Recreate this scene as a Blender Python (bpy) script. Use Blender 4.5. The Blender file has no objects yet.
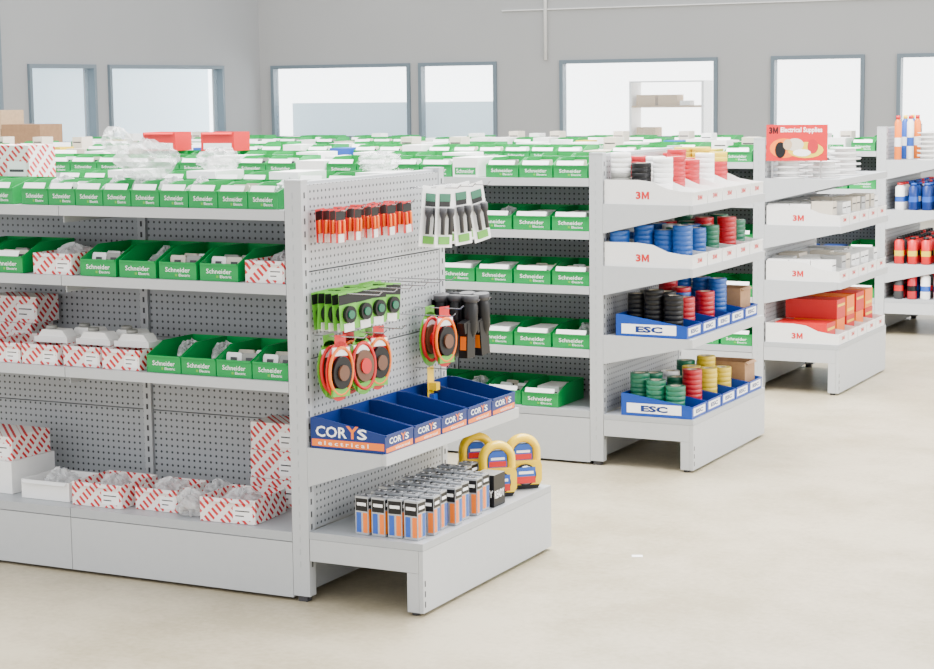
import bpy, math, random
from mathutils import Matrix, Vector
random.seed(7)
D=bpy.data; COL=bpy.context.scene.collection
# ---------------------------------------------------------------- materials
def mat(name,col,rough=.5,metal=0,noise=0,nscale=30,emit=0,alpha=1,spec=.5,bump=0):
    m=D.materials.new(name);m.use_nodes=True;nt=m.node_tree;b=nt.nodes['Principled BSDF']
    b.inputs['Base Color'].default_value=(*col,1);b.inputs['Roughness'].default_value=rough
    b.inputs['Metallic'].default_value=metal;b.inputs['Alpha'].default_value=alpha
    b.inputs['Specular IOR Level'].default_value=spec
    if emit: 
        b.inputs['Emission Color'].default_value=(*col,1);b.inputs['Emission Strength'].default_value=emit
    tc=nt.nodes.new('ShaderNodeTexCoord');n=nt.nodes.new('ShaderNodeTexNoise');n.inputs['Scale'].default_value=nscale;n.inputs['Detail'].default_value=4
    nt.links.new(tc.outputs['Object'],n.inputs['Vector'])
    r=nt.nodes.new('ShaderNodeValToRGB');k=max(noise,.015)
    r.color_ramp.elements[0].position=.3;r.color_ramp.elements[1].position=.7
    r.color_ramp.elements[0].color=(*[c*(1-k) for c in col],1);r.color_ramp.elements[1].color=(*[min(1,c*(1+k)) for c in col],1)
    nt.links.new(n.outputs['Fac'],r.inputs['Fac']);nt.links.new(r.outputs['Color'],b.inputs['Base Color'])
    if bump:
        bp=nt.nodes.new('ShaderNodeBump');bp.inputs['Strength'].default_value=bump;bp.inputs['Distance'].default_value=.01
        nt.links.new(n.outputs['Fac'],bp.inputs['Height']);nt.links.new(bp.outputs['Normal'],b.inputs['Normal'])
    return m
def nmath(nt,op,a,b=None,c=None):
    n=nt.nodes.new('ShaderNodeMath');n.operation=op
    for i,v in enumerate((a,b,c)):
        if v is None: continue
        if isinstance(v,(int,float)): n.inputs[i].default_value=v
        else: nt.links.new(v,n.inputs[i])
    return n.outputs[0]
def pegmat(name,ax,col,hole,pitch=.025,r=.17):
    m=mat(name,col,.45);nt=m.node_tree;b=nt.nodes['Principled BSDF']
    tc=nt.nodes.new('ShaderNodeTexCoord');s=nt.nodes.new('ShaderNodeSeparateXYZ');nt.links.new(tc.outputs['Object'],s.inputs[0])
    u=nmath(nt,'SUBTRACT',nmath(nt,'FRACT',nmath(nt,'DIVIDE',s.outputs[ax],pitch)),.5)
    v=nmath(nt,'SUBTRACT',nmath(nt,'FRACT',nmath(nt,'DIVIDE',s.outputs[2],pitch)),.5)
    d=nmath(nt,'ADD',nmath(nt,'MULTIPLY',u,u),nmath(nt,'MULTIPLY',v,v))
    k=nmath(nt,'LESS_THAN',d,r*r)
    mx=nt.nodes.new('ShaderNodeMix');mx.data_type='RGBA';nt.links.new(k,mx.inputs[0])
    mx.inputs[6].default_value=(*col,1);mx.inputs[7].default_value=(*hole,1)
    nt.links.new(mx.outputs[2],b.inputs['Base Color']);return m
def hatchmat(name):
    m=mat(name,(.9,.88,.86),.6);nt=m.node_tree;b=nt.nodes['Principled BSDF']
    tc=nt.nodes.new('ShaderNodeTexCoord');s=nt.nodes.new('ShaderNodeSeparateXYZ');nt.links.new(tc.outputs['Object'],s.inputs[0])
    h=nmath(nt,'ADD',s.outputs[0],s.outputs[1])
    a=nmath(nt,'FRACT',nmath(nt,'MULTIPLY',nmath(nt,'ADD',h,s.outputs[2]),34))
    c=nmath(nt,'FRACT',nmath(nt,'MULTIPLY',nmath(nt,'SUBTRACT',h,s.outputs[2]),14))
    k=nmath(nt,'MULTIPLY',nmath(nt,'LESS_THAN',a,.48),nmath(nt,'LESS_THAN',c,.65))
    mx=nt.nodes.new('ShaderNodeMix');mx.data_type='RGBA';nt.links.new(k,mx.inputs[0])
    mx.inputs[6].default_value=(.84,.80,.77,1);mx.inputs[7].default_value=(.55,.01,.018,1)
    nt.links.new(mx.outputs[2],b.inputs['Base Color']);return m
GREY=mat('shelf_grey_paint',(.37,.39,.41),.4)
GREYL=mat('shelf_light_paint',(.45,.468,.485),.4)
SLOT=mat('dark_slot',(.04,.04,.045),.7)
PEGX=pegmat('pegboard_end',1,(.39,.405,.42),(.04,.045,.05),r=.19)
PEGY=pegmat('pegboard_spine',0,(.35,.368,.39),(.03,.035,.04),r=.19)
GREEN=mat('bin_green',(.0,.27,.055),.4,spec=.3)
WHITE=mat('print_white',(.95,.95,.95),.5)
CARD=mat('white_card',(.86,.86,.85),.6)
HATCH=hatchmat('hatched_carton')
KRAFT=mat('kraft_board',(.32,.18,.09),.8,noise=.1)
KRAFTL=mat('kraft_light',(.5,.35,.21),.8,noise=.08)
RED=mat('print_red',(.56,.004,.008),.4)
ORANGE=mat('print_orange',(.85,.17,.002),.4)
BLUE=mat('bin_blue',(.004,.024,.15),.35,spec=.3)
BLUEE=mat('bin_bright_blue',(.006,.05,.31),.35,spec=.3)
BLUEL=mat('print_blue',(.012,.08,.42),.4)
BWHITE=mat('bin_white',(.78,.775,.76),.4)
BLACK=mat('black_plastic',(.005,.005,.006),.4,spec=.3)
DARK=mat('dark_grey_plastic',(.035,.035,.04),.5)
YEL=mat('yellow_plastic',(.92,.6,.0),.3)
YELG=mat('tape_yellow',(.7,.5,.02),.4)
TGREEN=mat('tape_green',(.005,.13,.065),.35)
LGREEN=mat('light_green',(.11,.40,.03),.4)
TRED=mat('tape_red',(.45,.006,.016),.35)
TBLUE=mat('tape_blue',(.008,.085,.36),.35)
TBROWN=mat('tape_brown',(.12,.045,.02),.4)
TGREY=mat('tape_grey',(.24,.24,.22),.4)
CREAM=mat('core_cream',(.6,.52,.4),.7)
SILVER=mat('silver_foil',(.4,.42,.45),.25,metal=.4)
STEEL=mat('chrome_wire',(.5,.5,.52),.25,metal=.9)
PLAST=mat('clear_plastic',(.8,.82,.83),.12,alpha=.36,noise=.35,nscale=18,bump=1)
PLASTW=mat('milky_plastic',(.68,.69,.70),.15,alpha=.5,noise=.4,nscale=22,bump=1)
PINK=mat('carton_cream',(.6,.54,.45),.6)
LGREY=mat('pale_grey_card',(.45,.45,.45),.6)
# ---------------------------------------------------------------- mesh builder
_txt={}
def textgeo(s,off=0):
    if (s,off) in _txt: return _txt[(s,off)]
    c=D.curves.new('t','FONT');c.body=s;c.size=1;c.resolution_u=2;c.offset=off
    o=D.objects.new('t',c);COL.objects.link(o);bpy.context.view_layer.update()
    me=D.meshes.new_from_object(o.evaluated_get(bpy.context.evaluated_depsgraph_get()))
    vs=[v.co.copy() for v in me.vertices];fs=[tuple(p.vertices) for p in me.polygons]
    D.objects.remove(o);D.curves.remove(c);D.meshes.remove(me)
    x0=min(v.x for v in vs);x1=max(v.x for v in vs);y0=min(v.y for v in vs);y1=max(v.y for v in vs)
    _txt[(s,off)]=([((v.x-x0)/(x1-x0),(v.y-y0)/(y1-y0)) for v in vs],fs);return _txt[(s,off)]
class M:
    def __init__(s): s.v=[];s.f=[];s.m=[];s.ms=[];s.sm=[]
    def mi(s,m):
        if m not in s.ms: s.ms.append(m)
        return s.ms.index(m)
    def add(s,vs,fs,m,smooth=False):
        b=len(s.v);s.v+=[tuple(v) for v in vs];i=s.mi(m)
        for f in fs: s.f.append(tuple(b+k for k in f));s.m.append(i);s.sm.append(smooth)
        return s
    def box(s,x0,x1,y0,y1,z0,z1,m,bev=0):
        vs=[(x,y,z) for z in(z0,z1) for y in(y0,y1) for x in(x0,x1)]
        return s.add(vs,[(0,2,3,1),(4,5,7,6),(0,1,5,4),(2,6,7,3),(0,4,6,2),(1,3,7,5)],m)
    def prism(s,pts,ax,a0,a1,m):
        n=len(pts)
        def P(p,a): return {0:(a,p[0],p[1]),1:(p[0],a,p[1]),2:(p[0],p[1],a)}[ax]
        vs=[P(p,a0) for p in pts]+[P(p,a1) for p in pts]
        fs=[tuple(range(n))[::-1],tuple(range(n,2*n))]+[(i,(i+1)%n,n+(i+1)%n,n+i) for i in range(n)]
        return s.add(vs,fs,m)
    def lathe(s,prof,m,c=(0,0,0),seg=20,ax=2,cap=True,sx=1,sy=1,smooth=True):
        vs=[];fs=[];n=len(prof)
        for (r,z) in prof:
            for k in range(seg):
                a=2*math.pi*k/seg;p=(r*math.cos(a)*sx,r*math.sin(a)*sy,z)
                if ax==0:p=(p[2],p[0],p[1])
                elif ax==1:p=(p[0],p[2],p[1])
                vs.append((p[0]+c[0],p[1]+c[1],p[2]+c[2]))
        for i in range(n-1):
            for k in range(seg): fs.append((i*seg+k,i*seg+(k+1)%seg,(i+1)*seg+(k+1)%seg,(i+1)*seg+k))
        s.add(vs,fs,m,smooth)
        if cap:
            b=len(s.v)-len(vs);s.f.append(tuple(b+k for k in range(seg))[::-1]);s.m.append(s.mi(m));s.sm.append(False)
            s.f.append(tuple(b+(n-1)*seg+k for k in range(seg)));s.m.append(s.mi(m));s.sm.append(False)
        return s
    def sweep(s,path,r,m,seg=8,closed=False,rx=1):
        vs=[];fs=[];n=len(path);P=[Vector(p) for p in path]
        for i,p in enumerate(P):
            a=P[(i-1)%n] if closed or i>0 else p;b=P[(i+1)%n] if closed or i<n-1 else p
            t=(b-a).normalized();up=Vector((0,0,1)) if abs(t.z)<.9 else Vector((1,0,0))
            if closed: up=(P[1]-P[0]).cross(P[n//3]-P[0]).normalized()
            elif all(abs(q.x-P[0].x)<1e-6 for q in P): up=Vector((1,0,0))
            e=t.cross(up).normalized();g=e.cross(t)
            for k in range(seg):
                q=2*math.pi*k/seg;vs.append(p+e*r*math.cos(q)+g*r*rx*math.sin(q))
        for i in range(n if closed else n-1):
            j=(i+1)%n
            for k in range(seg): fs.append((i*seg+k,i*seg+(k+1)%seg,j*seg+(k+1)%seg,j*seg+k))
        return s.add(vs,fs,m,True)
    def text(s,t,o,u,v,w,h,m,off=0):
        o,u,v=Vector(o),Vector(u),Vector(v)
        if t=='3M':
            s.text('3',o,u,v,w*.38,h,m,.045)
            P=[(0,0),(0,1),(.27,1),(.5,.45),(.73,1),(1,1),(1,0),(.75,0),(.75,.55),(.58,.08),(.42,.08),(.25,.55),(.25,0)]
            return s.add([o+u*(w*(.44+.56*a))+v*(b*h) for a,b in P],[(0,1,2,11),(0,11,12),(2,3,10,11),(3,9,10),(3,4,8,9),(4,5,6,8),(8,6,7)],m)
        vs,fs=textgeo(t,off)
        return s.add([o+u*(a*w)+v*(b*h) for a,b in vs],fs,m)
    def mesh(s,name='part'):
        me=D.meshes.new(name);me.from_pydata(s.v,[],s.f)
        for m in s.ms: me.materials.append(m)
        me.polygons.foreach_set('material_index',s.m);me.polygons.foreach_set('use_smooth',s.sm);me.update();return me
def ob(name,me,parent=None,loc=(0,0,0),rz=0,rot=None,label=None,cat=None,group=None,kind=None):
    o=D.objects.new(name,me);COL.objects.link(o);o.location=loc;o.rotation_euler=rot if rot else (0,0,rz)
    if parent: o.parent=parent
    if label:o['label']=label
    if cat:o['category']=cat
    if group:o['group']=group
    if kind:o['kind']=kind
    return o
def thing(proto,loc,rz=0,rot=None,label=None,group=None):
    o=ob(proto['name'],proto['mesh'],None,loc,rz,rot,label or proto['label'],proto['cat'],group)
    for p in proto.get('parts',[]): ob(p[0],p[1],o,label=p[2] if len(p)>2 else None)
    return o
# ---------------------------------------------------------------- constants (metres)
XB,XP,W,H=-2.881,-3.316,1.02,1.426
YS=[5.352,7.916,10.254,12.91]
BAY=.94
# ---------------------------------------------------------------- gondolas
def gondola(Y,bays,zs,zb):
    g=ob('gondola_shelving',None,None,(0,0,0),label='long grey steel gondola shelving with perforated back panels',cat='shelving',group='rows of gondola shelving')
    g.location=(XP-.065,Y,0)
    top=zs[0]+.045
    for i in range(bays):
        x1=-i*BAY-.0015;x0=x1-BAY+.003
        for a in (0,W-.018):
            m=M();m.box(x0,x1,a,a+.018,.012,zb-.035,GREYL);ob('plinth',m.mesh(),g)
        m=M();m.box(x0,x1,.0,W,zb-.032,zb,GREY)
        ob('base_deck',m.mesh(),g)
        m=M();k=4;z=zb+.003;dz=(top-z)/k
        for j in range(k): m.box(x0+.02,x1-.02,W/2-.02,W/2+.02,z+j*dz,z+(j+1)*dz-.004,PEGY)
        ob('back_panel',m.mesh(),g)
        for z in zs:
            m=M();m.box(x0,x1,0.004,W/2-.021,z-.018,z,GREY);m.box(x0,x1,0,.016,z-.034,z+.001,GREYL)
            m.box(x0+.002,x0+.006,.02,W/2-.021,z-.06,z-.018,GREY)
            m.prism([(.02,z-.018),(W/2-.021,z-.07),(W/2-.021,z-.018)],0,x1-.008,x1-.004,GREY)
            ob('shelf',m.mesh(),g)
            if z==zs[0]:
                m=M();m.box(x0,x1,W/2+.021,W-.004,z-.018,z,GREY);m.box(x0,x1,W-.016,W,z-.034,z+.001,GREYL);ob('shelf',m.mesh(),g)
    for i in range(1,bays+1):
        x=-i*BAY
        m=M();m.box(x-.018,x+.018,W/2-.03,W/2+.03,zb+.002,top+.008,GREYL)
        for k in range(26): m.box(x-.004,x+.004,W/2-.0315,W/2-.029,zb+.04+k*.041,zb+.06+k*.041,SLOT)
        ob('upright',m.mesh(),g)
    return g
def endcap(Y,shelves,zb):
    g=ob('endcap_shelving',None,None,(XP,Y,0),label='grey steel end display unit with perforated panel, shelves and base',cat='shelving',group='end display units')
    for (a,b) in ((0,.04),(W-.04,W)):
        m=M();m.box(-.0645,0,a,b,.02,H,GREYL);m.box(-.05,-.015,a+.005,b-.005,0.0,.02,DARK)
        m.box(-.0645,0.001,a-.001,b+.001,H-.006,H+.002,GREYL)
        for k in range(30):
            z=.12+k*.043
            m.box(-.0005,.0008,a+.016,a+.024,z,z+.02,SLOT)
            if a==0: m.box(-.036,-.033,-.0008,.001,z,z+.02,GREY)
        ob('upright',m.mesh(),g)
    m=M();z=zb+.002;n=4;dz=(H-.01-z)/n
    for j in range(n): m.box(-.02,-.003,.041,W-.041,z+j*dz,z+(j+1)*dz-.005,PEGX)
    m.box(-.06,-.021,.041,W-.041,H-.03,H-.006,GREYL);m.box(-.06,-.045,.041,W-.041,.02,H-.03,GREY)
    ob('pegboard_panel',m.mesh(),g)
    D_=XB-XP
    m=M();m.box(0.002,D_,0,W,zb-.024,zb,GREY);ob('base_deck',m.mesh(),g)
    m=M();m.box(D_-.016,D_,0.0,W,.012,zb-.025,GREYL)
    m.box(0.003,D_-.017,0,.016,zb-.1,zb-.025,GREYL);m.box(0.003,D_-.017,W-.016,W,zb-.1,zb-.025,GREYL)
    ob('base_apron',m.mesh(),g)
    for a in (0,W-.04):
        m=M();m.box(D_-.06,D_-.017,a,a+.04,.012,zb-.101,GREYL);m.lathe([(.014,0),(.014,.012)],DARK,(D_-.038,a+.02,0),12)
        if a==0:
            for k in range(3): m.box(D_-.0005,D_+.0008,.01,.016,.03+k*.035,.05+k*.035,SLOT)
        ob('leg',m.mesh(),g)
    for (z,dp) in shelves:
        m=M();m.box(.002,dp-.002,.006,W-.006,z-.02,z,GREY);m.box(dp-.016,dp,0,W,z-.036,z+.001,GREYL);ob('shelf',m.mesh(),g)
        for a in (0.0,W-.005):
            m=M();m.prism([(0.001,z+.004),(0.001,z-.13),(dp-.017,z-.036),(dp-.017,z+.001)],1,a,a+.005,GREYL);ob('bracket',m.mesh(),g)
    return g
ZS1=[1.327,1.079,.75];ZB1=.238
ZS2=[1.31,1.07,.82,.53];ZB2=.25
ZS3=[1.29,1.07,.82,.53];ZS4=[1.26,1.0,.82,.53]
gondola(YS[0],3,ZS1,ZB1);gondola(YS[1],5,ZS2,ZB2);gondola(YS[2],7,ZS3,ZB2);gondola(YS[3],9,ZS4,ZB2)
endcap(YS[0],[(.53,.305)],.245)
endcap(YS[1],[(1.195,.43),(.915,.43),(.60,.43)],.24)
endcap(YS[2],[(1.20,.43),(.94,.44),(.63,.44)],.28)
endcap(YS[3],[(1.2,.43),(.86,.43),(.49,.43)],.25)
# ---------------------------------------------------------------- prototypes
def binproto(w,d,hb,hf,m,knee=.35,kind='green',side=None,card=False):
    t=.003;b=M()
    b.box(t,w-t,t,d-t,0,t,m)
    prof=[(0,0),(0,hf),(d*knee,hb),(d,hb),(d,0)]
    if kind=='3m': prof=[(0,0),(0,hf),(d*.12,hf+.002),(d*.28,hf+.012),(d*.45,hb-.008),(d*.62,hb),(d,hb),(d,0)]
    b.prism(prof,0,0,t,m);b.prism(prof,0,w-t,w,m)
    b.box(t,w-t,d-t,d,0,hb,m);b.box(t,w-t,0,t,0,hf,m)
    b.box(t,w-t,-.004,.002,hf-.006,hf,m)
    l=M();X,Z=(1,0,0),(0,0,1);e=-.0006
    if kind=='green':
        l.text('Schneider',(w*.17,e,hf*.42),X,Z,w*.66,hf*.27,WHITE,.005)
        l.text('Electric',(w*.53,e,hf*.18),X,Z,w*.30,hf*.15,WHITE,.005)
        l.box(w*.43,w*.49,e-.0003,e,hf*.18,hf*.32,LGREEN)
    elif kind=='corys':
        l.text('COR',(w*.14,e,hf*.46),X,Z,w*.42,hf*.34,WHITE,.02);l.text('Y',(w*.55,e,hf*.46),X,Z,w*.17,hf*.4,ORANGE,.02);l.text('S',(w*.70,e,hf*.46),X,Z,w*.13,hf*.34,WHITE,.02)
        l.prism([(w*.03,hf*.05),(w*.97,hf*.05),(w*.97,hf*.38),(w*.6,hf*.34),(w*.03,hf*.28)],1,e-.0003,e,ORANGE)
        l.text('electrical',(w*.35,e-.0008,hf*.11),X,Z,w*.5,hf*.16,WHITE)
        if side:
            u=(0,-1,0)
            l.text('COR',(-.0008,d*.93,.042),u,Z,d*.42,.037,WHITE,.02);l.text('Y',(-.0008,d*.52,.042),u,Z,d*.17,.043,ORANGE,.02);l.text('S',(-.0008,d*.37,.042),u,Z,d*.13,.035,WHITE,.02)
            l.prism([(.004,.010),(d-.004,.010),(d-.004,.034),(.004,.034)],0,-.0008,-.0003,ORANGE)
            l.text('e l e c t r i c a l',(-.0014,d*.90,.015),u,Z,d*.68,.014,WHITE,.02)
    elif kind=='3m':
        l.text('3M',(w*.33,e,hf*.34),X,Z,w*.32,hf*.36,RED)
        if side: l.text('3M',(-.0008,d*.64,hf*.42),(0,-1,0),Z,.064,.034,RED)
    elif kind=='esc':
        l.text('ESC',(w*.25,e-.0006,hf*.36),X,Z,w*.5,hf*.34,BLUE,.05);l.box(w*.1,w*.9,e-.0002,e+.0002,hf*.22,hf*.85,WHITE)
        if side:
            l.prism([(d*.92,hf*.25),(d*.15,hf*.25),(d*.15,hf*1.05),(d*.92,hf*1.05)],0,-.0008,-.0003,WHITE)
            l.text('ESC',(-.0014,d*.72,hf*.38),(0,-1,0),Z,d*.38,hf*.52,BLUE,.05)
    cn={'green':'green','corys':'dark blue','3m':'white','esc':'blue'}[kind]
    parts=[('printed_logo',l.mesh())]
    if card:
        c=M();c.prism([(-.004,hf+.0005),(-.0055,hf+.001),(.006,hf+.02),(.0075,hf+.0195)],0,w*.1,w*.9,WHITE);parts.append(('label_card',c.mesh(),'white paper label card on the rim'))
    return dict(name='storage_bin',mesh=b.mesh(),parts=parts,label=cn+' open-fronted storage bin with printed front, on shelf',cat='storage bin')
BA=binproto(.117,.28,.085,.058,GREEN,card=True)
BB=binproto(.155,.30,.105,.06,GREEN)
BB2=binproto(.155,.30,.105,.06,GREEN,card=True)
BC=binproto(.142,.28,.10,.06,GREEN)
BD=binproto(.185,.30,.10,.065,GREEN,card=True)
BE=binproto(.165,.25,.09,.058,GREEN,card=True)
def cartonproto(w,d,h,m,stripe=None,text=None,label='white cardboard carton on shelf',closed=True,name='carton',s0=.12,s1=.5):
    b=M();t=.003
    if closed:
        b.box(0,w,0,d,0,h-.002,m);b.box(.0,w,0,d*.495,h-.002,h,m);b.box(0,w,d*.505,d,h-.002,h,m)
    else:
        b.box(0,w,0,d,0,t,m);b.box(0,t,0,d,t,h,m);b.box(w-t,w,0,d,t,h,m);b.box(t,w-t,0,t,t,h,m);b.box(t,w-t,d-t,d,t,h,m)
        b.prism([(0,h),(.004,h),(-.012,h-.012),(-.014,h-.01)],0,w*.05,w*.95,m)
    parts=[]
    if stripe:
        l=M();l.box(w*.08,w*.92,-.0008,-.0003,h*s0,h*s1,stripe)
        if text:l.text(text,(w*.15,-.0012,h*.2),(1,0,0),(0,0,1),w*.7,h*.22,WHITE)
        parts.append(('printed_label',l.mesh()))
    return dict(name=name,mesh=b.mesh(),parts=parts,label=label,cat='box')
CW=cartonproto(.13,.2,.09,CARD,GREEN,'Schneider','white carton with green printed band, on shelf')
CW2=cartonproto(.16,.2,.07,CARD,None,None,'plain white cardboard carton on shelf')
CS=cartonproto(.11,.16,.075,CARD,DARK,None,'small white carton standing in a bin',s0=.6,s1=.68)
CG=cartonproto(.15,.2,.06,PINK,None,None,'cream cardboard carton on shelf')
CY=cartonproto(.12,.15,.07,YELG,None,None,'yellow carton on shelf')
CBL=cartonproto(.14,.2,.07,BLUEL,None,None,'blue carton on shelf')
CR=cartonproto(.14,.2,.08,CARD,RED,None,'white carton with red printed band, on shelf')
CK=cartonproto(.15,.25,.14,KRAFT,None,None,'open brown cardboard carton standing in a blue bin',False)
CT=[cartonproto(.08,.12,.115+.008*i,(CARD,LGREY,PINK)[i],DARK,None,('white','grey','cream')[i]+' small carton standing in a white bin',s0=.7,s1=.76) for i in range(3)]
def hbox(w,d,h,closed=False): 
    p=cartonproto(w,d,h,HATCH,None,None,('closed' if closed else 'open')+' white carton with red diagonal dashes, on shelf',closed)
    l=M();l.box(w*.6,w*.95,-.0008,-.0003,h*.15,h*.7,WHITE);l.box(w*.64,w*.9,-.0012,-.0008,h*.5,h*.55,DARK);l.box(w*.64,w*.8,-.0012,-.0008,h*.3,h*.35,DARK)
    p['parts']=[('sticker',l.mesh(),'white address sticker')];return p
def lump(sx,sy,sz,m,seed,name='plastic_bag',label='crumpled clear plastic bag of small parts'):
    r=random.Random(seed);b=M();n=26;k=14;vs=[];fs=[]
    ph=[(r.randint(2,7),r.uniform(0,6),r.randint(1,6),r.uniform(0,6),r.uniform(.05,.12)) for _ in range(7)]
    for i in range(k+1):
        th=math.pi*i/k
        for j in range(n):
            a=2*math.pi*j/n;q=1+sum(A*math.sin(p*a+f)*math.sin(p2*th+f2) for p,f,p2,f2,A in ph)+r.uniform(-.13,.13)
            q=max(.5,min(1.35,q))
            vs.append((sx/2*math.sin(th)*math.cos(a)*q,sy/2*math.sin(th)*math.sin(a)*q,max(0.0,sz/2+sz/2*math.cos(th)*q)))
    for i in range(k):
        for j in range(n): fs.append((i*n+j,i*n+(j+1)%n,(i+1)*n+(j+1)%n,(i+1)*n+j))
    b.add(vs,fs,m,False);return dict(name=name,mesh=b.mesh(),label=label,cat='plastic bag')
LP=[lump(.13,.12,.09,PLASTW,i) for i in range(4)]
LS=[lump(.085,.12,.085,PLASTW,10+i) for i in range(3)]
def fitting():
    b=M();b.box(0,.15,0,.08,0,.02,BWHITE);b.prism([(0.01,.02),(.14,.02),(.12,.045),(.03,.045)],1,.01,.07,BWHITE);b.lathe([(.02,0),(.02,.012)],TGREY,(.05,.04,.045),12);return dict(name='electrical_fitting',mesh=b.mesh(),label='white plastic electrical fitting resting on open cartons',cat='electrical fitting')
FT=fitting()
def switch(mm,n):
    b=M();b.prism([(-.03,0),(.03,0),(.03,.05),(.026,.058),(-.026,.058),(-.03,.05)],1,-.007,.007,mm);b.box(-.012,.012,-.011,-.007,.016,.042,DARK);b.box(-.02,.02,.007,.02,.008,.045,TGREY)
    return dict(name='wiring_accessory',mesh=b.mesh(),label=n+' wiring accessory standing in a green bin',cat='electrical fitting')
SW=[switch(CARD,'white'),switch(TGREY,'grey'),switch(PINK,'cream')]
def fill(x,w,y,z,hb):
    r=random.random()
    if r<.4: thing(random.choice(LS),(x+w/2,y+.17,z+.006),random.choice((0,3.14)),group='loose bagged parts')
    elif r<.9:
        for k in range(2+(w>.16)):
            for q in range(2):
                if w>.13: thing(random.choice(SW),(x+.04+q*(w-.08) if w<.15 else x+.045+q*(w-.09),y+.05+k*.075,z+.022),rot=(random.uniform(-.35,-.1),0,random.uniform(-.1,.1)),group='wiring accessories in bins')
                elif q==0: thing(random.choice(SW),(x+w/2,y+.05+k*.075,z+.022),rot=(-.2,0,random.uniform(-.2,.2)),group='wiring accessories in bins')
# ---------------------------------------------------------------- G1 goods
y=YS[0]+.02;e=.0015
def row(protos,x0,step,z,y,n,group,f=0,w=.15):
    for i in range(n):
        p=protos[i%len(protos)]
        thing(p,(x0+i*step,y,z+e),group=group)
        if f: fill(x0+i*step,w,y,z,.1)
row([BA],-4.50,.1205,ZS1[0],y,9,'green bins on the top shelf',1,.117)
row([BA],-4.9,.1205,ZS1[0],y,3,'green bins on the top shelf')
thing(hbox(.26,.155,.2,True),(-4.97,y+.3,ZS1[0]+e))
row([BA,BA,CW],-4.9,.125,ZS1[0],YS[0]+W-.3,12,'bins on the rear top shelf')
row([BB2],-4.83,.165,ZS1[1],y,2,'green bins on the second shelf',1,.155)
H2=hbox(.17,.26,.075);thing(H2,(-4.46,y,ZS1[1]+e));thing(LP[1],(-4.375,y+.13,ZS1[1]+.006))
row([BB],-4.25,.17,ZS1[1],y,4,'green bins on the second shelf',1,.155)
thing(hbox(.155,.26,.075),(-3.555,y,ZS1[1]+e));thing(LS[1],(-3.48,y+.13,ZS1[1]+.006))
H3=hbox(.16,.25,.072)
for x in (-4.88,-4.7,-4.53,-4.35,-4.17): thing(H3,(x,y+random.uniform(0,.015),ZS1[2]+e),group='open hatched cartons on the third shelf')
for i,x in enumerate((-4.52,-4.33,-4.16)): thing(FT,(x-.0,y+.06,ZS1[2]+.0745),0,group='white fittings on cartons')
for i,x in enumerate((-4.44,-4.25)): thing(FT,(x-.0,y+.15,ZS1[2]+.0745),0,group='white fittings on cartons')
H4=hbox(.24,.13,.1,True)
for k in range(2): thing(H4,(-4.98+.03*k,y+.31,ZS1[2]+e+k*.102),group='stacked hatched cartons')
row([BC],-3.975,.146,ZS1[2],y,4,'green bins on the third shelf',1,.142)
H5=hbox(.22,.22,.085);H6=hbox(.18,.2,.08)
thing(H5,(-4.35,y+.03,ZB1+e));thing(H6,(-4.09,y+.06,ZB1+e));thing(H5,(-3.77,y-.0,ZB1+e),.06)
thing(cartonproto(.22,.2,.07,CARD,None,None,'open white carton lined with clear plastic, on base shelf',False),(-4.6,y+.05,ZB1+e))
for k,(x,yy) in enumerate(((-4.24,.14),(-4.0,.16),(-3.67,.12),(-4.49,.14))): thing(LP[k],(x,y+yy,ZB1+.006),0,group='bagged parts in cartons')
for (x,yy) in ((-3.84,.05),(-3.84,.22)): thing(lump(.1,.1,.09,PLASTW,int(x*100+yy*10)),(x,y+yy,ZB1+e),0,group='bagged parts on base shelf')
H7=hbox(.2,.15,.1,True)
for k in range(3): thing(H7,(-3.75+.004*k,y+.29,ZB1+e+k*.102),group='stack of hatched cartons beside the post')
thing(cartonproto(.26,.25,.12,CARD,None,None,'closed white carton under a hatched carton'),(-4.93,y+.08,ZB1+e))
thing(hbox(.25,.22,.09,True),(-4.93,y+.1,ZB1+.1225))
# ---------------------------------------------------------------- G2..G4 goods
y=YS[1]+.02;GT='bins and cartons along a top shelf'
for i in range(24):
    p=BE if i in (0,1,2,13,14) else random.choice([BE,BE,BE,CW,CW2,BE]);x=-3.565-i*.172;thing(p,(x,y,1.31+e),group=GT)
    if p is BE and random.random()<.7: thing(random.choice(SW),(x+.08,y+.12,1.332),rot=(-.1,0,random.uniform(-.5,.5)),group='wiring accessories in bins')
for i in range(22): 
    p=BE if i in (11,12,13,14,15) else random.choice([BE,BE,CW,CW2,CG]);thing(p,(-3.565-i*.172,y+.56,1.31+e),group=GT)
for z,n in ((1.07,6),(.82,6),(.53,6)):
    for i in range(n):
        x=-3.385-.19-i*.195;thing(BD,(x,y,z+e),group='green bins on the middle row')
        if random.random()<.4: thing(CS,(x+.036,y+.06,z+.006),group='small cartons in bins')
        else: fill(x,.185,y,z,.1)
for i in (0,1,2,3): 
    thing(BD,(-3.735-i*.2,y+(.02 if i else -.0),ZB2+e),0,group='green bins on the base shelf')
    if i: fill(-3.735-i*.2,.185,y+.02,ZB2,.1)
thing(CS,(-3.70,y+.1,ZB2+.006),group='small cartons in bins')
mix=[BE,BE,BE,BE,BE,CW,CW,CW2,CR,BE,CG]
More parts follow.
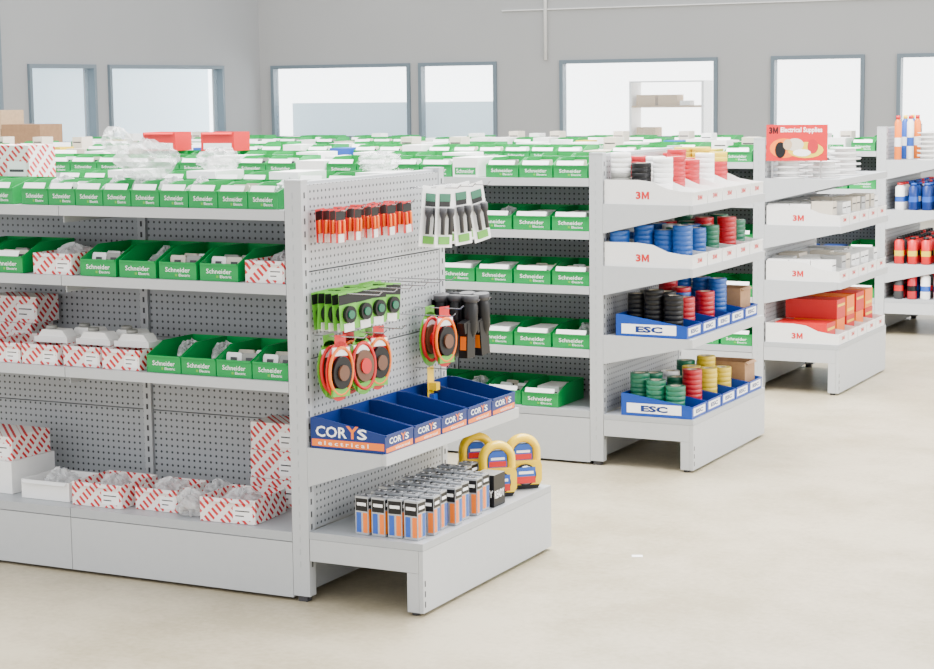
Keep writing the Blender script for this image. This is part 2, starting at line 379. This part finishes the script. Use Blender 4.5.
for gi,n,zt in ((2,33,1.29),(3,40,1.26)):
    Y=YS[gi]
    for i in range(n):
        x=-3.565-i*.172
        if gi==3 and x<-10.3: continue
        p=random.choice(mix) if random.random()>.1 else random.choice([CY,CBL])
        thing(p,(x,Y+.02,zt+e),group=GT)
        if p is BE and random.random()<.5: thing(random.choice(SW),(x+.08,Y+.14,zt+.022),rot=(-.1,0,random.uniform(-.5,.5)),group='wiring accessories in bins')
        if random.random()<.3: thing(random.choice([CT[0],CT[2]]),(x+.02,Y+.28,zt+e),label='small carton standing behind the front row of bins',group=GT)
        if i%4!=2: thing(random.choice([CW,CW2,BE,BE,CR]+([CY,CBL] if gi==3 else [])),(x,Y+.56,zt+e),group=GT)
for gi,Z in ((2,ZS3),(3,ZS4)):
    for z in Z[1:]+[ZB2]:
        for i in range(4 if gi==2 else 3):
            thing(BD if gi==2 else random.choice([BD,CBL,CW]),(-3.575-i*.2,YS[gi]+.02,z+e),group='bins and cartons on shelves')
RWB=cartonproto(.2,.18,.1,RED,CARD,None,'open red and white carton resting on storage bins',False,s0=.1,s1=.42)
for x in (-6.28,-5.9): thing(RWB,(x,8.52,1.4045),.1,group='open red and white cartons');thing(LS[0],(x+.09,8.62,1.4085),0,group='bagged parts in red cartons')
K1=cartonproto(.42,.3,.2,KRAFT,None,None,'brown cardboard carton on top of shelving');K2=cartonproto(.3,.3,.16,KRAFTL,None,None,'light brown cardboard carton on top of shelving')
g='brown cartons on top of shelving'
for p,x,z in ((K2,-11.66,1.26),(K2,-11.35,1.26),(K1,-11.04,1.26),(K2,-11.66,1.422),(K2,-11.66,1.584),(K2,-11.34,1.422)): thing(p,(x,12.95,z+e),group=g)
bl='crumpled clear plastic bag resting on storage bins'
thing(lump(.16,.14,.13,PLAST,33,label=bl),(-6.16,8.13,1.4035))
thing(lump(.2,.2,.13,PLAST,35,label=bl),(-4.06,5.53,1.4145))
thing(lump(.17,.16,.08,PLAST,38,label=bl),(-4.22,6.21,1.4195))
thing(lump(.17,.16,.07,PLAST,37,label=bl),(-3.5,6.21,1.4195))
# ---------------------------------------------------------------- endcap 1 goods
BCO=binproto(.194,.285,.105,.062,BLUE,.85,'corys');BCO1=binproto(.194,.285,.105,.062,BLUE,.85,'corys',True)
R90=math.pi/2
for i in range(5): thing(BCO1 if i==0 else BCO,(XP+.296,YS[0]+.01+i*.2,.5315),R90,group='dark blue bins on the end shelf')
def batt():
    w,d,h=.052,.05,.13;b=M();b.box(0,w,0,d,0,h,SILVER);a=M()
    a.box(w*.04,w*.96,-.0006,-.0002,h*.62,h*.95,BLACK);a.box(w*.08,w*.46,-.0006,-.0002,h*.06,h*.58,BLUEL);a.box(w*.6,w*.94,-.0006,-.0002,h*.06,h*.58,ORANGE)
    a.box(w+.0002,w+.0006,d*.04,d*.96,h*.7,h*.95,BLACK);a.box(w+.0002,w+.0006,d*.08,d*.45,h*.06,h*.66,ORANGE);a.box(w+.0002,w+.0006,d*.6,d*.94,h*.06,h*.66,TBLUE)
    a.box(w*.15,w*.85,-.001,-.0007,h*.76,h*.84,WHITE);a.box(w+.0007,w+.001,d*.15,d*.85,h*.78,h*.86,WHITE)
    a.box(w*.3,w*.7,d*.3,d*.7,h+.0002,h+.0006,DARK)
    for q in (.25,.75): a.lathe([(w*.16,h+.0006),(w*.16,h+.004)],STEEL,(w*q,d*.5,0),8)
    return dict(name='battery_pack',mesh=b.mesh(),parts=[('printed_label',a.mesh(),'black, blue and orange printed panels')],label='silver, blue and orange battery pack on end base deck',cat='battery pack')
BT=batt()
for i in range(4):
    for j in range(9):
        if (i==0 and j>7) or (i>=2 and j>6): continue
        thing(BT,(-3.155+i*.062+(.015 if j%2 else 0),5.39+j*.08,.2465),random.uniform(-.1,.1),group='battery packs on the end base deck')
b=M();b.box(0,.08,0,.09,0,.115,BLACK);l=M();l.text('READY',(.0806,.006,.03),(0,1,0),(0,0,1),.076,.028,WHITE,.03);l.text('READY',(.003,-.0006,.035),(1,0,0),(0,0,1),.074,.026,WHITE,.03);l.box(.0,.08,.0,.09,.1151,.1156,TGREY)
thing(dict(name='carton',mesh=b.mesh(),parts=[('printed_label',l.mesh(),'white lettering and grey top')],label='small black carton with white lettering on end base deck',cat='box'),(-2.985,5.935,.2465))
def lantern():
    b=M();hw=.068
    prof=[(-hw*.85,.012),(hw*.85,.012),(hw,.03),(hw,.085),(hw*.9,.105),(-hw*.9,.105),(-hw,.085),(-hw,.03)]
    b.prism(prof,0,-.026,.026,YEL);b.prism([(-hw*.75,.0),(hw*.75,.0),(hw*.87,.014),(-hw*.87,.014)],0,-.028,.028,BLACK)
    hd=M();path=[(0,-.051,.07),(0,-.053,.11)]+[(0,-.053*math.cos(a),.135+.052*math.sin(a)) for a in [math.pi*k/16 for k in range(17)]]+[(0,.053,.11),(0,.051,.07)]
    hd.sweep(path,.016,YEL,14,rx=1.5)
    le=M();le.lathe([(.036,0),(.04,.006),(.04,.02)],BLACK,(.0265,0,.055),24,ax=0);le.lathe([(.035,.0205),(.02,.022)],SILVER,(.0265,0,.055),24,ax=0)
    cd=M();cd.prism([(-.036,.1055),(.036,.1055),(.034,.15),(.02,.165),(-.02,.165),(-.034,.15)],0,-.012,.012,BLUEL)
    cd.box(.0123,.0128,-.032,.032,.108,.128,RED);cd.box(.0129,.0133,-.026,.026,.133,.142,WHITE)
    cd.box(.049,.0495,-.036,.036,.025,.05,RED);cd.box(.049,.0495,-.036,.036,.051,.085,BLUEL);cd.box(.0496,.05,-.028,.028,.06,.07,WHITE)
    return dict(name='lantern',mesh=b.mesh(),parts=[('handle',hd.mesh()),('lamp_head',le.mesh(),'black lamp head'),('card_label',cd.mesh(),'red and blue card label')],label='chunky yellow battery lantern with solid loop handle and red card',cat='lantern')
LN=lantern()
for (x,yy,r) in ((-2.985,6.125,-.85),(-2.96,6.29,-.85),(-3.13,6.25,-.9)): thing(LN,(x,yy,.2465),r,group='yellow lanterns')
def hookmesh(L):
    b=M();b.sweep([(-.004,0,0),(L-.012,0,0),(L,0,.012)],.0022,STEEL,6);return b.mesh()
HK={L:hookmesh(L) for L in (.14,.2,.26)}
def hook(yy,z,L): ob('peg_hook',HK[L],None,(XP,yy,z),label='chrome wire peg hook on perforated panel',cat='hook',group='peg hooks')
def ell(b,w,h,zc,x0,x1,m): b.prism([(w/2*math.cos(a),zc+h/2*math.sin(a)) for a in [2*math.pi*k/24 for k in range(24)]],0,x0,x1,m)
def cardproto(w,h,parts,label):
    b=M()
    if parts.get('oval'): ell(b,w,h*.92,-h*.5,0,.0015,parts['card']);b.box(0,.0015,-w*.2,w*.2,-h*.12,.012,parts['card'])
    else: b.box(0,.001,-w/2,w/2,-h*parts.get('ch',1),.012,parts['card'])
    if 'top' in parts: b.box(.0011,.0016,-w/2,w/2,-h*.25,.005,parts['top'])
    c=M()
    for (kind,m,z,s_) in parts['items']:
        if kind=='cyl': 
            for q in (-.25,.25): c.lathe([(s_*.8,-h*z-.02),(s_,-h*z-.015),(s_,-h*z+.02),(s_*.5,-h*z+.025)],m,(.001+s_,q*w,0),8)
        elif kind=='ring': c.sweep([(.002+s_,w*.41*math.cos(a),-h*z+h*.36*math.sin(a)) for a in [2*math.pi*k/20 for k in range(20)]],s_,m,6,True)
        elif kind=='disc': ell(c,w*.66,h*.5,-h*z,.0017,.0017+s_,m)
        elif kind=='disc2': ell(c,w*.36,h*.24,-h*z,.002,.0022+s_,m)
        elif kind=='bar': c.box(.0017,.001+s_,-w*.3,w*.3,-h*z-.014,-h*z+.014,m)
        elif kind=='torch':
            for q in (-.22,.22): c.lathe([(.008,-h*.78),(.008,-h*.5),(.014,-h*.42),(.014,-h*.32)],m,(.016,q*w,0),10)
        elif kind=='gun':
            c.lathe([(.014,-.02),(.026,.01),(.028,.1),(.02,.13)],m,(.028,0,-.11),14);c.box(.006,.042,-.046,.012,-.2,-.07,m);c.box(.012,.036,-.0475,-.03,-.17,-.12,ORANGE);c.lathe([(.02,0),(.03,.01),(.03,.03)],DARK,(.028,.0,.0),14)
            c.prism([(-.07,-.07),(.01,-.05),(.012,-.09),(-.06,-.11)],0,.01,.04,m)
    return dict(name='blister_pack',mesh=b.mesh(),parts=[('packed_item',c.mesh())],label=label,cat='blister pack')
PA=cardproto(.055,.1,dict(card=RED,top=BLACK,items=[('cyl',ORANGE,.5,.005),('bar',BWHITE,.85,.003)]),'red and orange blister pack hanging on peg hook')
PB=cardproto(.08,.115,dict(card=LGREEN,top=BLACK,items=[('disc',BLACK,.55,.014),('disc2',TGREEN,.55,.018),('bar',BWHITE,.93,.003)]),'black and green blister pack hanging on peg hook')
PC=cardproto(.125,.22,dict(card=RED,oval=1,items=[('ring',ORANGE,.5,.006),('disc',BLACK,.52,.016),('disc2',TBROWN,.52,.024),('bar',WHITE,.2,.006),('bar',LGREEN,.82,.012)]),'red oval coiled cord pack hanging on peg hook')
PC2=cardproto(.125,.22,dict(card=LGREEN,oval=1,items=[('ring',RED,.5,.007),('disc',TBROWN,.5,.016),('disc2',RED,.5,.022),('bar',WHITE,.22,.008),('bar',LGREEN,.82,.01)]),'red and green oval coiled cord pack hanging on peg hook')
PD=cardproto(.085,.21,dict(card=WHITE,items=[('torch',DARK,.5,.01),('bar',LGREEN,.88,.006),('bar',TGREEN,.14,.005),('bar',BLACK,.23,.003)]),'white and green torch blister pack hanging on peg hook')
PE=cardproto(.06,.2,dict(card=BLACK,ch=.3,items=[('gun',BLACK,.5,.01)]),'black and orange pistol-shaped tool hanging on peg hook')
PF=cardproto(.05,.12,dict(card=YEL,items=[('bar',YEL,.5,.03),('bar',BLUEL,.85,.02)]),'yellow and blue tool pack hanging on peg hook')
u_=-.006;ru=random.uniform
for yy in (5.42,5.535,5.65,5.765,5.88):
    hook(yy,1.325,.14)
    for k in range(4): thing(PA,(XP+.03+k*.026,yy,1.325+u_),rot=(ru(-.08,.08),0,ru(-.1,.1)),group='red blister packs')
for yy in (5.425,5.53,5.635,5.74):
    hook(yy,1.05,.26)
    for k in range(5): thing(PB,(XP+.02+k*.026,yy,1.05+u_),rot=(ru(-.1,.1),0,-.25),group='green and black blister packs')
for k,yy in enumerate((5.425,5.555,5.685)):
    hook(yy,.905,.2)
    for j in range(2): thing((PC2,PC)[(j+k)%2],(XP+.05+j*.045,yy,.905+u_),rot=(ru(-.1,.1),0,-.3),group='red coiled cord packs')
for k,yy in enumerate((6.12,6.24,6.36)):
    hook(yy,1.365,.2)
    for j in range(2): thing(PD,(XP+.08+j*.055,yy,1.365+u_),rot=((-.12,.02,.14)[k]+j*.06,0,-.35),group='torch blister packs')
for k,yy in enumerate((6.265,6.36)):
    hook(yy,.935,.2)
    for j in range(3): thing(PE,(XP+.012+j*.061,yy,.935+u_),rot=(ru(-.12,.12),0,ru(-.1,.1)),group='black pistol-shaped tools')
hook(6.13,.925,.2);thing(PC2,(XP+.06,6.13,.925+u_),-.2);thing(PC,(XP+.12,6.13,.925+u_),-.3);hook(6.13,.7,.14);thing(PF,(XP+.06,6.13,.7+u_))
hook(5.95,.92,.26);hook(5.95,1.05,.26);hook(5.85,1.05,.26)
# ---------------------------------------------------------------- tape rolls
RH=.0225
def rollgeo(b,m,c=(0,0,0)):
    R,r,h=.045,.019,RH-.0004
    b.lathe([(R-.0012,0),(R,.0012),(R,h-.0012),(R-.0012,h)],m,c,seg=22,cap=False,smooth=True)
    b.lathe([(R-.0012,h),(r+.005,h)],m,c,seg=22,cap=False,smooth=False);b.lathe([(r+.005,h),(r,h),(r,0),(R-.0012,0)],CREAM,c,seg=22,cap=False,smooth=False)
def roll(m):
    b=M();rollgeo(b,m);return dict(name='tape_roll',mesh=b.mesh(),label='',cat='tape roll')
TM=dict(grey=TGREY,black=BLACK,white=CARD,red=TRED,yellow=YELG,green=TGREEN,blue=TBLUE,brown=TBROWN)
TR={n:roll(m) for n,m in TM.items()}
LOW=M()
def stacks(Y,z,cols,xs,n,vis):
    for i,c in enumerate(cols):
        if c is None: continue
        for j,xx in enumerate(xs):
            cc=c[j%len(c)];yy=Y+.107+i*.2+random.uniform(-.042,.042);tot=n+random.choice((-1,0,0,1))
            for k in range(tot):
                if random.random()<.06: cc=random.choice(c)
                if k<tot-vis: rollgeo(LOW,TM[cc],(xx,yy,z+.0035+k*RH))
                else: thing(TR[cc],(xx+random.uniform(-.0005,.0005),yy+random.uniform(-.0015,.0015),z+.0035+k*RH),label=cc+' roll of insulation tape stacked in a shelf bin',group='tape rolls')
B3=binproto(.190,.42,.11,.06,BWHITE,.9,'3m');B31=binproto(.190,.42,.11,.06,BWHITE,.9,'3m',True)
BS=binproto(.190,.34,.10,.055,BLUEE,.9,'esc');BS1=binproto(.190,.34,.10,.055,BLUEE,.9,'esc',True)
Y=YS[1]
def ecbins(Y,z,p0,p1,off,g):
    for i in range(5): thing(p0 if i==0 else p1,(XP+off,Y+.01+i*.2,z+e),R90,group=g)
ecbins(Y,1.195,B31,B3,.425,'white bins on an end shelf');ecbins(Y,.915,B31,B3,.425,'white bins on an end shelf')
ecbins(Y,.60,BS1,BS,.40,'blue bins on an end shelf');ecbins(Y,.24,BS1,BS,.425,'blue bins on an end shelf')
xs=[XP+.056,XP+.148,XP+.240]
stacks(Y,1.195+e,[('grey','black','white'),('grey','white','red'),('white','red','red'),('red','red','white'),('yellow','green','red')],xs,9,5)
xs=[XP+.056,XP+.148,XP+.240,XP+.332]
stacks(Y,.915+e,[('blue','blue','blue','blue'),('blue','blue','green','blue'),('blue','white','blue','green'),('red','green','green','red'),('green','red','green','green')],xs,7,4)
xs=[XP+.112,XP+.204,XP+.296]
stacks(Y,.60+e,[('black','black','black'),('grey','black','red'),('red','blue','red'),('blue','blue','blue'),None],xs,8,5)
xs=[XP+.137,XP+.229,XP+.321]
stacks(Y,.24+e,[('green','green','green'),('green','green','red'),('white','yellow','yellow'),('green','yellow','yellow'),None],xs,7,4)
for z,x in ((.6,.37),(.24,.395)): thing(CK,(XP+x,Y+.833,z+.006),R90,group='brown cartons in blue bins')
ob('tape_roll_lower_layers',LOW.mesh(),label='lower layers of insulation tape rolls inside the shelf bins',cat='tape roll',kind='stuff')
# ---------------------------------------------------------------- endcap 3 goods
Y=YS[2]
for z in (.94,.63,.28): ecbins(Y,z,B31,B3,.43,'white bins on an end shelf')
def reel(m):
    b=M();b.lathe([(.012,0),(.09,0),(.09,.004),(.06,.006),(.06,.024),(.09,.026),(.09,.03),(.012,.03)],m,seg=24);return dict(name='cable_reel',mesh=b.mesh(),label='white plastic reel stacked on end shelf',cat='reel')
RL=reel(BWHITE)
for i in range(5):
    for k in range((4,3,4,5,4)[i]): thing(RL,(XP+(.1,.28,.14,.3,.2)[i],Y+(.12,.2,.4,.56,.82)[i],1.202+k*.031),group='white reels')
RC=cartonproto(.17,.3,.11,RED,YEL,None,'red cardboard carton with yellow band in white bin',s0=.62,s1=.75);OC=cartonproto(.16,.25,.11,ORANGE,YEL,None,'orange cardboard carton with yellow band in white bin',s0=.2,s1=.35)
for i in range(5):
    for k in range((1,2,2,2,2)[i]): thing(RC if (i+k)%2==0 else OC,(XP+.36,Y+.02+i*.2,.2865+k*.112),R90,group='red and orange cartons')
for z in (.94,.63):
    for i in range(5):
        for q in range(2):
            for t in range(3):
                if random.random()<.85: thing(CT[random.choice((0,1,0,2))],(XP+.135+t*.125,Y+.018+i*.2+q*.086,z+.006),R90,group='small cartons in white bins')
s=M();s.box(0,.34,0,.006,0,.2,RED);l=M();l.text('3M',(.015,-.0006,.15),(1,0,0),(0,0,1),.05,.036,BLACK);l.text('Electrical Supplies',(.08,-.0006,.15),(1,0,0),(0,0,1),.23,.036,WHITE,.02)
def blob(x,z,rx,rz,k,mm): l.prism([(x+rx*math.cos(a),z+rz*math.sin(a)) for a in [2*math.pi*i/16 for i in range(16)]],1,-.0008-.0003*k,-.0003-.0003*k,mm)
for k,(x,z,rx,rz,mm) in enumerate(((.1,.07,.08,.055,ORANGE),(.22,.06,.10,.045,YELG),(.16,.09,.05,.035,PINK),(.08,.06,.03,.045,BLACK),(.26,.08,.03,.04,TRED),(.20,.045,.05,.02,CARD),(.12,.09,.025,.03,KRAFTL))): blob(x,z,rx,rz,k,mm)
o=thing(dict(name='sign',mesh=s.mesh(),parts=[('printed_lettering',l.mesh(),'lettering and product picture')],label='red shelf sign with white lettering and product picture',cat='sign'),(XP+.005,Y+.005,1.3),rot=(-.05,0,.12))
for xx in (.03,.3): ob('sign_post',M().box(xx,xx+.01,.0065,.0125,-.098,.05,STEEL).mesh(),o)
# ---------------------------------------------------------------- endcap 4 goods
Y=YS[3]
def bottle(m,cap,R=.033,h=.185,lab=CARD):
    b=M();b.lathe([(R*.9,0),(R,.006),(R,h*.84),(R*.6,h*.91),(R*.55,h*.92)],m,seg=16);l=M();l.lathe([(R*1.01,h*.3),(R*1.01,h*.5)],lab,seg=16,cap=False)
    c=M();c.lathe([(R*.66,h*.92),(R*.62,h)],cap,seg=12);return dict(name='spray_can',mesh=b.mesh(),parts=[('cap',c.mesh()),('paper_label',l.mesh(),'contrasting wrap label')],label='',cat='can')
kb={'blue':bottle(BLUE,BLUEL,lab=BLUEL),'bright blue':bottle(BLUEL,BLUE),'red':bottle(RED,BLACK,lab=YELG),'dark red':bottle(TRED,RED,lab=BLACK),'white':bottle(CARD,RED,lab=BLUEL),'black':bottle(DARK,BLACK,lab=RED)}
for z,cs in ((.86,('blue','bright blue','blue','blue','white')),(.49,('red','red','dark red','black','red')),(.25,('blue','dark red','black','white'))):
    for i in range(13):
        for j in range(4):
            c=random.choice(cs);thing(kb[c],(XP+.09+j*.092,Y+.045+i*.075,z+e),label=c+' can with cap and wrap label on end shelf',group='spray cans')
for i in range(4):
    for k in range(6): thing(RL,(XP+.28,Y+.1+i*.22,1.2015+k*.031),group='white reels on end shelf')
tb={'white':bottle(CARD,RED,.024,.3,lab=BLUEL),'blue':bottle(BLUEL,YEL,.024,.3),'orange':bottle(ORANGE,RED,.024,.3)}
for i in range(5): 
    c=('orange','white','blue','orange','blue')[i];thing(tb[c],(XP+.06+(i%2)*.06,Y+.08+i*.1,1.2015),label=c+' sealant tube standing on end shelf',group='sealant tubes')
# ---------------------------------------------------------------- room
def wallmat(n,c): return mat(n,c,.9,noise=.03,nscale=.6)
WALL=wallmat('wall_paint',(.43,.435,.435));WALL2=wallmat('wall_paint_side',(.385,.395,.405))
FRAME=mat('window_frame_paint',(.16,.21,.25),.4);GLASS=mat('window_glass',(.75,.86,.92),.05,alpha=.1)
BEY=mat('office_wall_glow',(.97,.98,.99),.9,emit=5);BEY2=mat('office_wall_blue_glow',(.56,.70,.78),.9,emit=1.1)  # emission put into the wall colour stands in for brightly lit rooms
fm=D.materials.new('concrete_floor');fm.use_nodes=True;nt=fm.node_tree;b=nt.nodes['Principled BSDF']
tc=nt.nodes.new('ShaderNodeTexCoord')
def noise(sc,det,r=.5):
    n=nt.nodes.new('ShaderNodeTexNoise');n.inputs['Scale'].default_value=sc;n.inputs['Detail'].default_value=det;n.inputs['Roughness'].default_value=r;nt.links.new(tc.outputs['Object'],n.inputs['Vector']);return n.outputs['Fac']
a=noise(1.6,10,.7);c=noise(45,3);v=nmath(nt,'ADD',nmath(nt,'MULTIPLY',a,.75),nmath(nt,'MULTIPLY',c,.25))
r=nt.nodes.new('ShaderNodeValToRGB');r.color_ramp.elements[0].position=.40;r.color_ramp.elements[0].color=(.325,.275,.178,1);r.color_ramp.elements[1].position=.58;r.color_ramp.elements[1].color=(.455,.395,.28,1)
nt.links.new(v,r.inputs['Fac'])
st=noise(6,4,.6);k=nmath(nt,'MULTIPLY',nmath(nt,'GREATER_THAN',st,.66),.16)
mx=nt.nodes.new('ShaderNodeMix');mx.data_type='RGBA';nt.links.new(k,mx.inputs[0]);nt.links.new(r.outputs['Color'],mx.inputs[6]);mx.inputs[7].default_value=(.2,.15,.09,1)
nt.links.new(mx.outputs[2],b.inputs['Base Color']);b.inputs['Roughness'].default_value=.36
m=M();m.box(-17.2,8,-3,31,-.2,0,fm);ob('floor',m.mesh(),kind='structure')
WT=2.12;WB=.95;ZC=5.0
def wallY(name,Y0,Y1,x0,x1,holes,m):
    b=M();x=x0
    for (a,c,z0,z1) in sorted(holes):
        b.box(x,a,Y0,Y1,0,ZC,m);b.box(a,c,Y0,Y1,0,z0,m);b.box(a,c,Y0,Y1,z1,ZC,m);x=c
    b.box(x,x1,Y0,Y1,0,ZC,m);ob(name,b.mesh(),kind='structure')
def wallX(name,X0,X1,y0,y1,holes,m):
    b=M();y_=y0
    for (a,c,z0,z1) in sorted(holes):
        b.box(X0,X1,y_,a,0,ZC,m);b.box(X0,X1,a,c,0,z0,m);b.box(X0,X1,a,c,z1,ZC,m);y_=c
    b.box(X0,X1,y_,y1,0,ZC,m);ob(name,b.mesh(),kind='structure')
hs=[(-16.6,-14.08,WB,WT),(-13.93,-12.6,0.02,WT),(-11.56,-9.11,WB,WT),(-8.32,-6.99,0.02,WT),(-6.54,-3.6,WB,WT)]
wallY('wall_back',26,26.2,-16.822,8,hs,WALL)
hl=[(17,19.75,.9,3.6),(20.3,21.74,WB,WT),(22.04,24.93,WB,WT)]
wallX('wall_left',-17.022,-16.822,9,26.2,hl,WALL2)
n=1
for (a,c,z0,z1) in hs:
    b=M();t=.055;b.box(a,a+t,25.96,26.1,z0,z1,FRAME);b.box(c-t,c,25.96,26.1,z0,z1,FRAME);b.box(a+t,c-t,25.96,26.1,z1-t,z1,FRAME);b.box(a+t,c-t,25.96,26.1,z0,z0+t,FRAME)
    b.box(a+t,c-t,26.04,26.05,z0+t,z1-t,GLASS);ob('window_%d'%n,b.mesh(),kind='structure');n+=1
for (a,c,z0,z1) in hl:
    b=M();t=.055;b.box(-16.95,-16.78,a,a+t,z0,z1,FRAME);b.box(-16.95,-16.78,c-t,c,z0,z1,FRAME);b.box(-16.95,-16.78,a+t,c-t,z1-t,z1,FRAME);b.box(-16.95,-16.78,a+t,c-t,z0,z0+t,FRAME)
    b.box(-16.9,-16.89,a+t,c-t,z0+t,z1-t,GLASS);ob('window_%d'%n,b.mesh(),kind='structure');n+=1
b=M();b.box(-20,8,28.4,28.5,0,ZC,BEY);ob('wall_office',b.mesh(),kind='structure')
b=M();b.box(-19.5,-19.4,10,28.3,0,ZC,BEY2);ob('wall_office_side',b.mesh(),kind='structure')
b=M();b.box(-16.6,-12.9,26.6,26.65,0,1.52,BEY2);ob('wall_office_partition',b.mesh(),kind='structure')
b=M();b.box(0,1.2,0,.4,0,.04,KRAFTL);b.box(0,1.2,0,.4,.9,.94,KRAFTL);b.box(0,.04,0,.4,.04,1.8,CARD);b.box(1.16,1.2,0,.4,.04,1.8,CARD);b.box(.04,1.16,0,.4,1.4,1.43,KRAFTL);b.box(.04,1.16,0,.4,1.78,1.8,CARD)
ob('office_shelf',b.mesh(),None,(-10.95,27.2,0),label='white office shelf seen through interior window',cat='shelf')
for i,(x,z,p) in enumerate(((.1,1.432,K2),(.5,.942,K1),(.45,1.432,K2),(.1,.942,K2),(.8,1.432,CW2))):
    if i!=1: thing(p,(-10.95+x,27.25,z),label='carton stored on office shelf',group='office cartons')
b=M();b.lathe([(.025,2.125),(.025,ZC)],CARD,(-11.78,25.96,0),12);ob('trim_1',b.mesh(),kind='structure')
b=M();b.box(-12.5,-5,25.97,25.999,2.86,2.875,CARD);ob('trim_2',b.mesh(),kind='structure')
b=M();b.box(0,.04,0,.03,0.0005,.0015,WHITE);ob('paper_scrap',b.mesh(),None,(-2.56,6.38,0),.4,label='small white paper scrap on concrete floor',cat='paper')
# ---------------------------------------------------------------- light
w=D.worlds.new('w');bpy.context.scene.world=w;w.use_nodes=True;w.node_tree.nodes['Background'].inputs[0].default_value=(.985,.99,1,1);w.node_tree.nodes['Background'].inputs[1].default_value=2.3
def area(name,loc,rot,sx,sy,p,c=(1,1,1)):
    l=D.lights.new(name,'AREA');l.shape='RECTANGLE';l.size=sx;l.size_y=sy;l.energy=p;l.color=c;o=D.objects.new(name,l);COL.objects.link(o);o.location=loc;o.rotation_euler=rot
area('overhead_fill',(-4,9,5.5),(0,0,0),5,7,2500,(1,.985,.96))  # added softbox above the open room, not a store fixture
area('side_fill',(6,10,3.5),(0,math.radians(70),0),4,12,1100,(1,.985,.96))  # added directional fill from the right, no lamp of the store
# ---------------------------------------------------------------- camera
yaw,pit,rol,f=.4686,.1285,.0124,1902.7
Fh=Vector((-math.sin(yaw),math.cos(yaw),0));R=Vector((math.cos(yaw),math.sin(yaw),0));Z=Vector((0,0,1))
Fw=Fh*math.cos(pit)-Z*math.sin(pit);U=Fh*math.sin(pit)+Z*math.cos(pit)
R2=R*math.cos(rol)-U*math.sin(rol);U2=U*math.cos(rol)+R*math.sin(rol)
cd=D.cameras.new('camera');cd.sensor_width=36;cd.lens=f/934*36;co=D.objects.new('camera',cd);COL.objects.link(co)
mw=Matrix((R2,U2,-Fw)).transposed().to_4x4();mw.translation=Vector((0,0,1.72));co.matrix_world=mw
bpy.context.scene.camera=co
